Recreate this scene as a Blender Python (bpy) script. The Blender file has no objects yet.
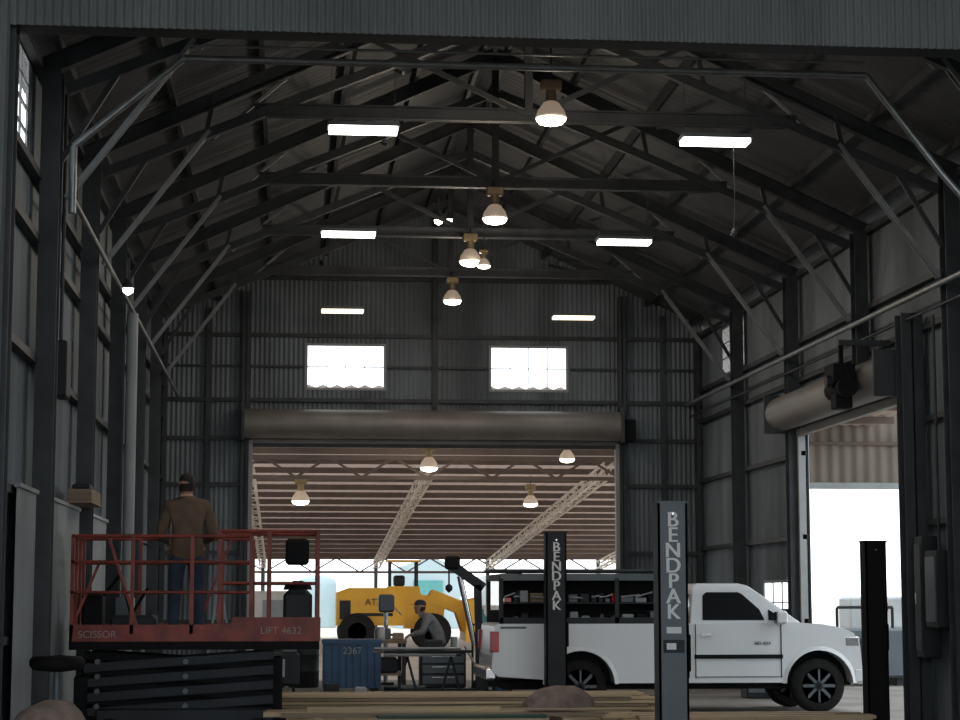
import bpy, math, random
from mathutils import Vector, Matrix, Quaternion
random.seed(7)
C = bpy.context
S = C.scene
try:
    S.view_settings.view_transform = 'Standard'
    S.view_settings.look = 'None'
except Exception as e:
    print(e)

# ------------------------------------------------------------------ materials
def mat(name, col, rough=0.7, metal=0.0, var=0.25, scale=3.0, stretch=(1,1,1), bump=0.0, emit=None, es=0.0, rust=None, rustamt=0.0, spec=.5):
    m = bpy.data.materials.new(name); m.use_nodes = True
    nt = m.node_tree; b = nt.nodes['Principled BSDF']
    b.inputs['Roughness'].default_value = rough
    b.inputs['Metallic'].default_value = metal
    b.inputs['Specular IOR Level'].default_value = spec
    c = (*col, 1)
    if var > 0:
        tc = nt.nodes.new('ShaderNodeTexCoord'); mp = nt.nodes.new('ShaderNodeMapping')
        mp.inputs['Scale'].default_value = stretch
        nz = nt.nodes.new('ShaderNodeTexNoise'); nz.inputs['Scale'].default_value = scale
        nz.inputs['Detail'].default_value = 6
        rp = nt.nodes.new('ShaderNodeValToRGB')
        rp.color_ramp.elements[0].position = .3; rp.color_ramp.elements[1].position = .7
        rp.color_ramp.elements[0].color = (*[x*(1-var) for x in col], 1)
        rp.color_ramp.elements[1].color = (*[min(1, x*(1+var)) for x in col], 1)
        nt.links.new(tc.outputs['Object'], mp.inputs['Vector'])
        nt.links.new(mp.outputs['Vector'], nz.inputs['Vector'])
        nt.links.new(nz.outputs['Fac'], rp.inputs['Fac'])
        out = rp.outputs['Color']
        if rust:
            n2 = nt.nodes.new('ShaderNodeTexNoise'); n2.inputs['Scale'].default_value = scale*.6; n2.inputs['Detail'].default_value = 8
            nt.links.new(mp.outputs['Vector'], n2.inputs['Vector'])
            r2 = nt.nodes.new('ShaderNodeValToRGB')
            r2.color_ramp.elements[0].position = .55; r2.color_ramp.elements[1].position = .75
            r2.color_ramp.elements[0].color = (0,0,0,1); r2.color_ramp.elements[1].color = (rustamt,)*3+(1,)
            nt.links.new(n2.outputs['Fac'], r2.inputs['Fac'])
            mx = nt.nodes.new('ShaderNodeMixRGB'); mx.inputs['Color2'].default_value = (*rust, 1)
            nt.links.new(r2.outputs['Color'], mx.inputs['Fac']); nt.links.new(out, mx.inputs['Color1'])
            out = mx.outputs['Color']
        nt.links.new(out, b.inputs['Base Color'])
        if bump > 0:
            bp = nt.nodes.new('ShaderNodeBump'); bp.inputs['Strength'].default_value = bump; bp.inputs['Distance'].default_value = .02
            nt.links.new(nz.outputs['Fac'], bp.inputs['Height']); nt.links.new(bp.outputs['Normal'], b.inputs['Normal'])
    else:
        b.inputs['Base Color'].default_value = c
    if emit:
        b.inputs['Emission Color'].default_value = (*emit, 1); b.inputs['Emission Strength'].default_value = es
    return m

M = {}
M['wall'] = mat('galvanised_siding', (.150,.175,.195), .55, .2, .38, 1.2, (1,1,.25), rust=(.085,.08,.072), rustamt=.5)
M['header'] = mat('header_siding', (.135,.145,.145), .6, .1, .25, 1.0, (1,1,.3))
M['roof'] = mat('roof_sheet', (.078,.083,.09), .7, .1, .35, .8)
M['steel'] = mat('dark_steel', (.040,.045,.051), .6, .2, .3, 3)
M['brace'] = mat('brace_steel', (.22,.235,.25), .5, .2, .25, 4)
M['pipe'] = mat('conduit_pipe', (.28,.30,.31), .4, .6, .2, 5)
M['drum'] = mat('roller_curtain', (.20,.185,.175), .5, .2, .2, 1.5, (1,.3,1))
M['conc'] = mat('concrete', (.19,.175,.16), .85, 0, .35, .9, bump=.2)
M['gravel'] = mat('gravel', (.46,.42,.36), .95, 0, .2, .5, bump=.3)
M['tan'] = mat('tan_siding', (.19,.165,.135), .7, 0, .15, 1)
M['canb'] = mat('canopy_purlin', (.13,.10,.085), .8, 0, .2, 1)
M['canl'] = mat('canopy_lattice', (.72,.67,.62), .7, 0, .1, 1)
M['white'] = mat('white_paint', (.66,.69,.72), .3, 0, .03, 1)
M['glass'] = mat('dark_glass', (.012,.014,.016), .08, 0, 0)
M['black'] = mat('black_plastic', (.008,.008,.009), .75, 0, .2, 8, spec=.15)
M['tyre'] = mat('tyre_rubber', (.014,.014,.014), .85, 0, .2, 12, spec=.2)
M['chrome'] = mat('chrome', (.5,.5,.52), .25, .9, 0)
M['taill'] = mat('tail_light_red', (.40,.01,.015), .2, 0, 0)
M['red'] = mat('red_paint', (.21,.030,.017), .55, 0, .4, 5)
M['wtext'] = mat('white_lettering', (.75,.75,.75), .6, 0, 0)
M['gtext'] = mat('worn_lettering', (.30,.24,.22), .7, 0, 0)
M['btext'] = mat('black_lettering', (.02,.02,.02), .6, 0, 0)
M['liftg'] = mat('lift_grey', (.085,.105,.12), .5, .1, .1, 2)
M['liftd'] = mat('lift_dark', (.020,.024,.029), .6, .1, .2, 2, spec=.3)
M['yellow'] = mat('machine_yellow', (.80,.42,.03), .5, 0, .12, 1)
M['blue'] = mat('blue_paint', (.018,.075,.16), .5, 0, .2, 3)
M['teal'] = mat('teal_paint', (.07,.26,.26), .5, 0, .1, 3)
M['wood'] = mat('lumber', (.46,.35,.22), .8, 0, .25, 2, (.3,6,6))
M['wood2'] = mat('plywood_edge', (.24,.18,.12), .8, 0, .3, 3, (.3,6,6))
M['ply'] = mat('green_board', (.04,.075,.055), .8, 0, .2, 3)
M['burlap'] = mat('burlap', (.25,.19,.16), .95, 0, .25, 10, bump=.5)
M['skin'] = mat('skin', (.42,.24,.17), .6, 0, .08, 20)
M['jacket'] = mat('tan_jacket', (.13,.083,.055), .9, 0, .25, 9, bump=.3)
M['jeans'] = mat('denim', (.03,.042,.07), .9, 0, .25, 12, bump=.3)
M['shirt'] = mat('grey_shirt', (.22,.23,.25), .9, 0, .15, 12)
M['hair'] = mat('dark_hair', (.02,.015,.012), .8, 0, .3, 30)
M['boot'] = mat('boot_leather', (.05,.03,.02), .7, 0, .2, 9)
M['eye'] = mat('eye', (.7,.7,.7), .3, 0, 0)
M['panel'] = mat('grey_sheet', (.28,.305,.32), .6, .1, .15, 1.2)
M['tube'] = mat('tube_glow', (.9,.9,.9), .5, 0, 0, emit=(1,.98,.92), es=6)
M['tubew'] = mat('tube_glow_warm', (.9,.9,.8), .5, 0, 0, emit=(1,.88,.62), es=2.0)
M['bulb'] = mat('bulb_glow', (.9,.9,.9), .5, 0, 0, emit=(1,.90,.72), es=7)
M['refl'] = mat('lamp_reflector', (.5,.42,.36), .4, .2, 0, emit=(1,.76,.55), es=.2)
M['brass'] = mat('lamp_ballast', (.32,.24,.13), .5, .4, .2, 6)
M['frame'] = mat('window_frame', (.30,.31,.32), .6, .1, .1, 4)
M['tank'] = mat('propane_white', (.6,.6,.58), .5, 0, .1, 4)
M['bldg'] = mat('distant_steel_building', (.33,.42,.45), .7, 0, .1, .5)
def mixmat(name, a, ca, c_, cb, fac):
    g = bpy.data.materials.new(name); g.use_nodes = True; nt = g.node_tree; nt.nodes.clear()
    o = nt.nodes.new('ShaderNodeOutputMaterial'); tr = nt.nodes.new(a); tl = nt.nodes.new(c_); mx = nt.nodes.new('ShaderNodeMixShader')
    tr.inputs['Color'].default_value = ca; tl.inputs['Color'].default_value = cb; mx.inputs[0].default_value = fac
    nt.links.new(tr.outputs[0], mx.inputs[1]); nt.links.new(tl.outputs[0], mx.inputs[2]); nt.links.new(mx.outputs[0], o.inputs[0]); return g
M['pane'] = mixmat('window_glass','ShaderNodeBsdfTransparent',(1,1,1,1),'ShaderNodeBsdfTranslucent',(.95,.97,1,1),.15)
M['cana'] = mixmat('canopy_sheet','ShaderNodeBsdfDiffuse',(.52,.43,.39,1),'ShaderNodeBsdfTranslucent',(.55,.42,.36,1),.15)

# ------------------------------------------------------------------ mesh builder
class MB:
    def __init__(s): s.v=[]; s.f=[]; s.m=[]; s.sm=[]; s.mats=[]
    def mi(s, k):
        if k not in s.mats: s.mats.append(k)
        return s.mats.index(k)
    def add(s, vs, fs, k, smooth=False):
        b=len(s.v); s.v += [tuple(v) for v in vs]; i=s.mi(k)
        for f in fs: s.f.append([b+j for j in f]); s.m.append(i); s.sm.append(smooth)
        return s
    def box(s, x0,x1,y0,y1,z0,z1,k,bv=0):
        if bv>0:
            b=bv; rings=[]
            for z,i in ((z0,b),(z0+b,0),(z1-b,0),(z1,b)):
                a,c,d,e=x0+i,x1-i,y0+i,y1-i; r=b*.6
                rings.append([(a+r,d,z),(c-r,d,z),(c,d+r,z),(c,e-r,z),(c-r,e,z),(a+r,e,z),(a,e-r,z),(a,d+r,z)])
            return s.loft(rings,k,caps=True)
        v=[(x0,y0,z0),(x1,y0,z0),(x1,y1,z0),(x0,y1,z0),(x0,y0,z1),(x1,y0,z1),(x1,y1,z1),(x0,y1,z1)]
        return s.add(v,[(0,3,2,1),(4,5,6,7),(0,1,5,4),(1,2,6,5),(2,3,7,6),(3,0,4,7)],k)
    def loft(s, rings, k, caps=True, smooth=False):
        n=len(rings[0]); v=[p for r in rings for p in r]; f=[]
        for i in range(len(rings)-1):
            for j in range(n):
                f.append((i*n+j, i*n+(j+1)%n, (i+1)*n+(j+1)%n, (i+1)*n+j))
        s.add(v,f,k,smooth)
        if caps:
            s.add(rings[0],[tuple(range(n-1,-1,-1))],k); s.add(rings[-1],[tuple(range(n))],k)
        return s
    def beam(s, p1,p2,w,h,k):
        p1=Vector(p1); p2=Vector(p2); d=(p2-p1).normalized()
        up=Vector((0,0,1)) if abs(d.z)<.98 else Vector((0,1,0))
        a=d.cross(up).normalized()*(w/2); b=a.cross(d).normalized()*(h/2)
        R=lambda p:[p-a-b,p+a-b,p+a+b,p-a+b]
        return s.loft([R(p1),R(p2)],k)
    def ibeam(s,p1,p2,w,h,k,t=.02):
        p1=Vector(p1); p2=Vector(p2); d=(p2-p1).normalized()
        up=Vector((0,0,1)) if abs(d.z)<.98 else Vector((0,1,0))
        a=d.cross(up).normalized(); b=a.cross(d).normalized()
        s.beam(p1,p2,t,h,k)
        for q in (-1,1):
            o=b*q*(h/2-t/2); s.beam(p1+o,p2+o,w,t,k)
        return s
    def cyl(s,p1,p2,r1,k,r2=None,n=14,caps=True):
        r2=r1 if r2 is None else r2
        p1=Vector(p1); p2=Vector(p2); d=(p2-p1).normalized()
        up=Vector((0,0,1)) if abs(d.z)<.98 else Vector((1,0,0))
        a=d.cross(up).normalized(); b=a.cross(d).normalized()
        R=lambda p,r:[p+a*r*math.cos(t*2*math.pi/n)+b*r*math.sin(t*2*math.pi/n) for t in range(n)]
        return s.loft([R(p1,r1),R(p2,r2)],k,caps,True)
    def path(s,pts,r,k,n=8):
        for a,b in zip(pts[:-1],pts[1:]): s.cyl(a,b,r,k,n=n)
        return s
    def lathe(s,o,prof,k,n=20,axis='z'):
        rings=[]
        for r,z in prof:
            ring=[]
            for t in range(n):
                c=math.cos(t*2*math.pi/n)*r; q=math.sin(t*2*math.pi/n)*r
                if axis=='z': ring.append((o[0]+c,o[1]+q,o[2]+z))
                elif axis=='y': ring.append((o[0]+c,o[1]+z,o[2]+q))
                else: ring.append((o[0]+z,o[1]+c,o[2]+q))
            rings.append(ring)
        return s.loft(rings,k,True,True)
    def prism(s,poly,y0,y1,k):
        return s.loft([[(x,y0,z) for x,z in poly],[(x,y1,z) for x,z in poly]],k)
    def corr(s,axis,a0,a1,zb,zt,off,k,pitch=.1,amp=.018,seg=6):
        n=max(2,int((a1-a0)/pitch*seg)); v=[]; f=[]
        for i in range(n+1):
            a=a0+(a1-a0)*i/n; o=off+amp*math.sin(2*math.pi*a/pitch)
            b=zb(a) if callable(zb) else zb; t=zt(a) if callable(zt) else zt
            for z in (b,t): v.append((a,o,z) if axis=='x' else (o,a,z))
        for i in range(n): f.append((2*i,2*i+2,2*i+3,2*i+1))
        return s.add(v,f,k,True)
    def done(s,name,parent=None,loc=None,rz=0,bevel=0):
        me=bpy.data.meshes.new(name); me.from_pydata(s.v,[],s.f)
        for k in s.mats: me.materials.append(M[k])
        me.polygons.foreach_set('material_index',s.m); me.polygons.foreach_set('use_smooth',s.sm)
        me.update(); ob=bpy.data.objects.new(name,me); C.collection.objects.link(ob)
        if parent: ob.parent=parent
        if loc: ob.location=loc
        ob.rotation_euler.z=rz
        if bevel>0:
            md=ob.modifiers.new('bevel','BEVEL'); md.width=bevel; md.segments=3; md.limit_method='ANGLE'; md.angle_limit=.6
        return ob

def empty(name,loc=(0,0,0)):
    e=bpy.data.objects.new(name,None); e.location=loc; C.collection.objects.link(e); return e

def text(name,body,loc,size,matk,parent=None,rot=(math.pi/2,0,0),spacing=.85,ext=.004,align='CENTER',bold=.0):
    cu=bpy.data.curves.new(name,'FONT'); cu.body=body; cu.size=size; cu.extrude=ext; cu.align_x=align; cu.space_line=spacing
    cu.offset=size*bold
    t=bpy.data.objects.new(name+'_tmp',cu); C.collection.objects.link(t)
    dg=C.evaluated_depsgraph_get(); dg.update()
    me=bpy.data.meshes.new_from_object(t.evaluated_get(dg)); bpy.data.objects.remove(t)
    me.materials.clear(); me.materials.append(M[matk])
    ob=bpy.data.objects.new(name,me); C.collection.objects.link(ob); ob.location=loc; ob.rotation_euler=rot
    if parent: ob.parent=parent
    return ob

# ------------------------------------------------------------------ building constants
XL,XR=-2.7,8.67; XM=(XL+XR)/2; HW=(XR-XL)/2
YB=41.5; YF=17.5; EZ=7.3; SL=.45; BAY=4.15
def zr(x): return EZ+SL*(HW-abs(x-XM))
def zw(x): return zr(x)+.15

# floor / ground
MB().box(-9,16,-6,YB+.1,-.2,0,'conc').done('floor')
MB().box(-150,200,-60,320,-.4,-.21,'gravel').box(-60,90,YB+.1,200,-.2101,-.012,'gravel').box(16.01,90,-20,YB+.1,-.2101,-.012,'gravel').done('ground_outside')

# back wall
DX0,DX1,DZ=-.83,6.82,5.0
W=[(.34,1.92),(4.18,5.76)]; WZ0,WZ1=6.02,6.9
b=MB()
b.corr('x',XL,DX0,0,zw,YB,'wall'); b.corr('x',DX1,XR,0,zw,YB,'wall')
xs=[DX0,W[0][0],W[0][1],W[1][0],W[1][1],DX1]
for i,(a,c) in enumerate(zip(xs[:-1],xs[1:])):
    if i in (1,3):
        b.corr('x',a,c,DZ,WZ0,YB,'wall'); b.corr('x',a,c,WZ1,zw,YB,'wall')
    else: b.corr('x',a,c,DZ,zw,YB,'wall')
for z in (7.1,5.75,):
    b.beam((XL,YB-.09,z),(XR,YB-.09,z),.08,.08,'steel')
b.beam((XL+2,YB-.09,8.3),(XR-2,YB-.09,8.3),.08,.07,'steel')
for x0,x1 in ((XL,W[0][0]-.08),(W[0][1]+.08,W[1][0]-.08),(W[1][1]+.08,XR)): b.beam((x0,YB-.09,6.45),(x1,YB-.09,6.45),.05,.05,'steel')
for z in (1.2,2.6,4.0,4.95):
    b.beam((XL,YB-.09,z),(DX0,YB-.09,z),.08,.08,'steel'); b.beam((DX1,YB-.09,z),(XR,YB-.09,z),.08,.08,'steel')
for x in (DX0-.1,DX1+.1):
    b.ibeam((x,YB-.16,0),(x,YB-.16,zr(x)-.1),.16,.18,'steel')
for x in (XM,):
    b.ibeam((x,YB-.16,5.6),(x,YB-.16,zr(x)-.15),.12,.16,'steel')
for x in (XL+.12,XR-.12,-1.7,7.8): b.beam((x,YB-.12,0),(x,YB-.12,zr(x)-.1),.09,.09,'steel')
for z in (3.3,):
    b.beam((XL,YB-.03,z),(DX0,YB-.03,z),.02,.03,'wall'); b.beam((DX1,YB-.03,z),(XR,YB-.03,z),.02,.03,'wall')
b.done('wall_back')

# side walls
def sidewall(name,X,sgn,holes):
    b=MB(); holes=sorted(holes)
    y=YF
    for (h0,h1,z0,z1) in holes:
        b.corr('y',y,h0,0,EZ,X,'wall')
        if z0>0: b.corr('y',h0,h1,0,z0,X,'wall')
        b.corr('y',h0,h1,z1,EZ,X,'wall'); y=h1
    b.corr('y',y,YB,0,EZ,X,'wall')
    for z in (1.3,2.7,4.1,5.35,6.0,7.15):
        segs=[(YF,YB)]
        for (h0,h1,z0,z1) in holes:
            if z0<z<z1:
                ns=[]
                for a,c in segs:
                    if a<h0<c: ns+= [(a,h0),(h1,c)]
                    else: ns.append((a,c))
                segs=ns
        for a,c in segs: b.beam((X+sgn*.075,a,z),(X+sgn*.075,c,z),.09,.08,'steel')
    return b.done(name)
LW=[(18.2,20.2,6.12,7.1)]
RD=(27.0,32.9,0,4.42)
RW=[(37.5,39.4,6.15,7.05),(34.2,36.2,.9,1.95),(21.6,23.4,6.15,7.05)]
sidewall('wall_left',XL,1,LW)
sidewall('wall_right',XR,-1,[RD]+RW)

# windows
def window(i,axis,a0,a1,z0,z1,off,nx,nz,t=.011):
    b=MB()
    dp=.03 if axis=='x' else .012
    def bar(p0,p1,q0,q1):
        if axis=='x': b.box(p0,p1,off-dp,off+dp,q0,q1,'frame')
        else: b.box(off-dp,off+dp,p0,p1,q0,q1,'frame')
    bar(a0-.05,a1+.05,z0-.05,z0); bar(a0-.05,a1+.05,z1,z1+.05); bar(a0-.05,a0,z0,z1); bar(a1,a1+.05,z0,z1)
    for j in range(1,nx): 
        a=a0+(a1-a0)*j/nx; bar(a-t,a+t,z0,z1)
    for j in range(1,nz):
        z=z0+(z1-z0)*j/nz; bar(a0,a1,z-t,z+t)
    if axis=='x': b.add([(a0,off+.01,z0),(a1,off+.01,z0),(a1,off+.01,z1),(a0,off+.01,z1)],[(0,1,2,3)],'pane')
    else: b.add([(off+.01,a0,z0),(off+.01,a1,z0),(off+.01,a1,z1),(off+.01,a0,z1)],[(0,1,2,3)],'pane')
    b.done('window_%d'%i)
window(1,'x',*W[0],WZ0,WZ1,YB,4,2,.006); window(2,'x',*W[1],WZ0,WZ1,YB,4,2,.006)
window(3,'y',*LW[0],XL,4,4)
for i,w in enumerate(RW): window(4+i,'y',*w,XR,3,3)

# roof (ceiling)
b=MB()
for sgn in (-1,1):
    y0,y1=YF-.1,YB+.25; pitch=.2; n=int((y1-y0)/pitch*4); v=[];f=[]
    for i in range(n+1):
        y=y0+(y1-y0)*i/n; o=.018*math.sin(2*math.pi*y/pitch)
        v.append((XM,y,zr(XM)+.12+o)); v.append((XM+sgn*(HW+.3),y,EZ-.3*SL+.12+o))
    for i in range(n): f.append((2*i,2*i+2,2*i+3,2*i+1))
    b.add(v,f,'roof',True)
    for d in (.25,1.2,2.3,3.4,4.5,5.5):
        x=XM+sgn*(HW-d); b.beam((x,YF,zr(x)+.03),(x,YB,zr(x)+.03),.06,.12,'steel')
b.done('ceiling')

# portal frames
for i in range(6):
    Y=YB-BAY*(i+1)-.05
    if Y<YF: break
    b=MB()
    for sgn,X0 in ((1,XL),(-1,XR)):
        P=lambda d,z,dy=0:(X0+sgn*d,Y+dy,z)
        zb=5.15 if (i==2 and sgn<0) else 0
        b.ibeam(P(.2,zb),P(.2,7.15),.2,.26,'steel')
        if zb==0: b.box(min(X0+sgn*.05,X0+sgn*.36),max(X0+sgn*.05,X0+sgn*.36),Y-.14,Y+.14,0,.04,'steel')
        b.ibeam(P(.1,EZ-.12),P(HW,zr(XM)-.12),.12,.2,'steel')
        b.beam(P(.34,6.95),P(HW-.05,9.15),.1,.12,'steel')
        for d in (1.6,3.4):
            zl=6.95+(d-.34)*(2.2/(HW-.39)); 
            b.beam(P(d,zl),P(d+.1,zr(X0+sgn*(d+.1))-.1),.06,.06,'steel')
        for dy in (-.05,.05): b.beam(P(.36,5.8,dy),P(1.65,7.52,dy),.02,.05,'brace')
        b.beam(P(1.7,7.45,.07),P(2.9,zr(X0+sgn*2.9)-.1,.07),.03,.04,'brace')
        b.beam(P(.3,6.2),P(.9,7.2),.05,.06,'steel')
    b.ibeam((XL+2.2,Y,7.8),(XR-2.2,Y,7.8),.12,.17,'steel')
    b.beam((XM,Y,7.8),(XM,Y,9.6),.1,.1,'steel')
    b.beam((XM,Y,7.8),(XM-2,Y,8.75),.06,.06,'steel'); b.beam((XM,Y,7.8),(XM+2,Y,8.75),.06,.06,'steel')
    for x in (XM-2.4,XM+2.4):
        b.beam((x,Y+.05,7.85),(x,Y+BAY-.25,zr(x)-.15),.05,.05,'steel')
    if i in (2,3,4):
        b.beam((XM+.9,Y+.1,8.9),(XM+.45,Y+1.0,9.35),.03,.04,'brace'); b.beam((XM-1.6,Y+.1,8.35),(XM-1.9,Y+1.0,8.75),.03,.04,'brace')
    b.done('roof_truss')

# front header + jambs and unseen front bay shell added to limit light from behind
b=MB()
b.corr('x',-2.45,9.2,6.62,10.6,YF-.35,'header',pitch=.076,amp=.012)
b.corr('x',-8,-2.45,0,10.6,YF-.35,'header',pitch=.076,amp=.012)
b.corr('x',8.55,15,0,10.6,YF-.35,'header',pitch=.076,amp=.012)
b.beam((-2.45,YF-.1,6.72),(8.6,YF-.1,6.72),.3,.14,'steel')
b.ibeam((-2.52,YF-.1,0),(-2.52,YF-.1,6.7),.2,.26,'steel'); b.ibeam((8.6,YF-.1,0),(8.6,YF-.1,6.7),.2,.26,'steel')
b.done('wall_front')
MB().corr('y',-4,YF-.35,0,10.2,-8,'wall',pitch=.2).done('light_block_front_bay_left')
MB().corr('y',-4,YF-.35,0,10.2,15,'wall',pitch=.2).done('light_block_front_bay_right')
MB().box(-8.2,15.2,-4,YF-.2,10.2,10.3,'roof').done('light_block_front_bay_top')

# conduits
YC=20.45
MB().path([(-2.25,YC,5.6),(-2.25,YC,6.3),(-1.15,YC,7.25),(6.1,YC,7.25),(6.9,YC,6.2),(8.3,YC,4.6)],.04,'pipe').path([(-1.1,YC-.1,7.36),(6.05,YC-.1,7.36)],.015,'pipe').done('conduit_pipe')
MB().path([(8.28,17.6,5.7),(8.28,41.2,5.7)],.04,'pipe').path([(8.34,17.6,5.45),(8.34,41.2,5.45)],.02,'steel').done('air_pipe')
MB().path([(-2.3,20.9,5.85),(-2.3,41.2,5.8)],.03,'brace').done('air_pipe')

# rear roller door
b=MB()
b.cyl((DX0-.1,YB-.5,5.22),(DX1-.02,YB-.5,5.22),.3,'drum',n=28)
b.box(DX0-.16,DX0-.1,YB-.85,YB-.25,4.87,5.6,'steel'); b.box(DX1-.02,DX1+.04,YB-.85,YB-.25,4.87,5.6,'steel')
b.box(DX0,DX1,YB-.24,YB-.2,4.83,5.0,'drum')
b.box(DX0-.02,DX1+.02,YB-.26,YB-.18,4.76,4.84,'steel')
b.box(DX0-.02,DX0+.06,YB-.28,YB-.12,0,4.9,'frame'); b.box(DX1-.06,DX1+.02,YB-.28,YB-.12,0,4.9,'frame')
b.box(DX1+.05,DX1+.3,YB-.7,YB-.35,4.9,5.35,'black')
b.done('door_1')
# side roller door
b=MB()
b.cyl((8.3,26.85,4.78),(8.3,33.2,4.78),.29,'drum',n=28)
b.box(8.0,8.6,26.78,26.85,4.45,5.1,'steel'); b.box(8.0,8.6,33.2,33.27,4.45,5.1,'steel')
b.box(8.46,8.56,27.0,32.9,4.38,4.5,'drum')
b.box(8.5,8.62,32.9,32.98,0,4.5,'frame'); b.box(8.5,8.62,26.92,27.0,0,4.5,'frame')
b.done('door_2')
MB().ibeam((8.42,26.5,0),(8.42,26.5,5.55),.3,.3,'steel').box(8.25,8.57,26.33,26.67,0,.03,'steel').done('door_jamb_column')
MB().box(7.66,7.98,27.6,28.1,4.72,5.0,'black',.02).cyl((7.84,27.5,4.66),(7.84,28.25,4.66),.15,'black').box(7.72,7.96,27.7,28.0,4.36,4.6,'black',.02).beam((7.84,27.85,4.9),(7.84,27.85,5.35),.06,.06,'black').box(7.8,8.55,27.8,27.9,5.28,5.36,'steel').cyl((7.6,27.8,4.75),(7.68,27.8,4.75),.09,'liftd').done('door_motor')

# ------------------------------------------------------------------ lights
def highbay(x,y,z,power,s=1.0,mount=None):
    e=empty('high_bay_lamp',(x,y,z))
    b=MB()
    b.box(-.13*s,.13*s,-.08*s,.08*s,.36*s,.5*s,'brass',.02).cyl((0,0,.2*s),(0,0,.37*s),.07*s,'brass',n=12)
    b.cyl((0,0,.5*s),(0,0,.62*s),.015,'steel')
    b.lathe((0,0,0),[(.07*s,.22*s),(.10*s,.2*s),(.17*s,.1*s),(.2*s,0),(.195*s,0),(.16*s,.09*s),(.09*s,.18*s)],'refl')
    b.done('housing',e)
    MB().lathe((0,0,0),[(.03*s,.03*s),(.12*s,.02*s),(.18*s,.01),(.185*s,-.02),(.15*s,-.06*s),(.06*s,-.085*s)],'bulb').done('bulb',e)
    L=bpy.data.lights.new('lamp_light','POINT'); L.energy=power; L.color=(1,.86,.70); L.shadow_soft_size=.15
    lo=bpy.data.objects.new('lamp_light',L); C.collection.objects.link(lo); lo.parent=e; lo.location=(0,0,-.25)
    if mount: MB().beam((0,0,.6*s),(0,0,mount-z),.02,.02,'steel').done('hanger',e)
highbay(XM-.02,22.5,7.2,110,.92,mount=9.7)
highbay(XM-.04,28.7,7.2,80,.95,mount=7.8)
highbay(XM-.05,32.6,7.22,80,.95,mount=7.8)
highbay(XM+.12,32.0,7.05,10,.55,mount=7.8)
highbay(XM,36.9,7.2,80,.9,mount=7.8)
for (x,y,z,k) in ((.83,23.6,7.3,'tube'),(5.13,23.6,7.25,'tube'),(.86,30.6,7.3,'tube'),(5.18,30.6,7.25,'tube'),(.99,39,7.3,'tubew'),(5.57,39,7.23,'tubew')):
    e=empty('strip_light',(x,y,z)); b=MB()
    b.box(-.43,.43,-.16,.16,.0,.05,'liftg').box(-.41,.41,-.15,-.02,-.05,0,k).box(-.41,.41,.02,.15,-.05,0,k)
    for q in (-.38,.38): b.beam((q,0,.05),(q,0,.95 if y<39 else 1.2),.008,.008,'steel')
    b.done('fixture',e)
    L=bpy.data.lights.new('strip_area','AREA'); L.shape='RECTANGLE'; L.size=.8; L.size_y=.26; L.energy=22 if y<39 else 9; L.color=(1,.96,.9)
    lo=bpy.data.objects.new('strip_area',L); C.collection.objects.link(lo); lo.parent=e; lo.location=(0,0,-.06)
MB().path([(5.3,23.35,7.2),(5.31,23.35,6.4),(5.29,23.35,6.1)],.006,'steel').lathe((5.29,23.35,6.03),[(.01,.08),(.035,.05),(.04,0),(.01,-.03)],'steel').done('pull_chain')
def flood(x,y,z,r):
    MB().lathe((x,y,z),[(.02,.12),(r,.02),(r,0)],'steel',axis='z').lathe((x,y,z),[(r*.9,-.001),(r*.8,-.05),(.01,-.09)],'bulb').beam((x,y,z+.1),(x,y,z+.4),.03,.03,'steel').done('flood_lamp')
flood(2.62,35.5,8.46,.09); flood(2.82,35.5,8.48,.06)
flood(-2.12,26.0,5.68,.08)

# ------------------------------------------------------------------ left side
b=MB()
for a,c in ((19.0,20.4),(20.8,24.5),(25.0,28.2)): b.corr('y',a,c,0,2.72,-2.53,'panel',pitch=.15,amp=.01); b.box(-2.56,-2.5,a,c,2.72,2.76,'panel')
b.done('sheet_partition')
MB().box(-2.55,-2.25,23.2,24.4,2.77,2.79,'wood2').box(-2.54,-2.26,23.25,24.35,2.79,2.93,'wood2').box(-2.5,-2.3,23.4,23.9,2.93,3.0,'liftd',.02).done('wooden_crate')
b=MB()
b.box(-2.5,-2.36,21.3,21.7,3.8,4.4,'liftd',.02).path([(-2.45,21.5,4.4),(-2.45,21.5,7.1)],.02,'steel')
b.done('electrical_panel')
b=MB(); b.path([(-2.25,28.5,0),(-2.25,28.5,5.7)],.08,'panel').box(-2.4,-2.15,28.35,28.65,1.2,1.7,'liftg',.02); b.done('downspout_pipe')
# right wall boxes
MB().box(8.3,8.52,25.2,25.7,1.3,2.3,'liftd',.02).box(8.28,8.3,25.26,25.64,1.38,2.22,'liftg').path([(8.42,25.45,2.3),(8.42,25.45,5.4)],.02,'steel').done('electrical_panel')
MB().box(8.32,8.55,25.85,26.2,.9,2.5,'liftd',.02).box(8.30,8.32,25.9,26.15,1.0,2.4,'steel').box(8.28,8.32,26.05,26.08,1.6,1.75,'chrome').done('fuse_cabinet')
MB().box(7.7,8.5,33.5,34.0,0,1.5,'liftd',.02).box(7.72,8.48,33.48,33.5,.1,1.4,'liftg').cyl((7.8,33.46,.8),(7.8,33.46,1.0),.015,'chrome').done('storage_cabinet')

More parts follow.
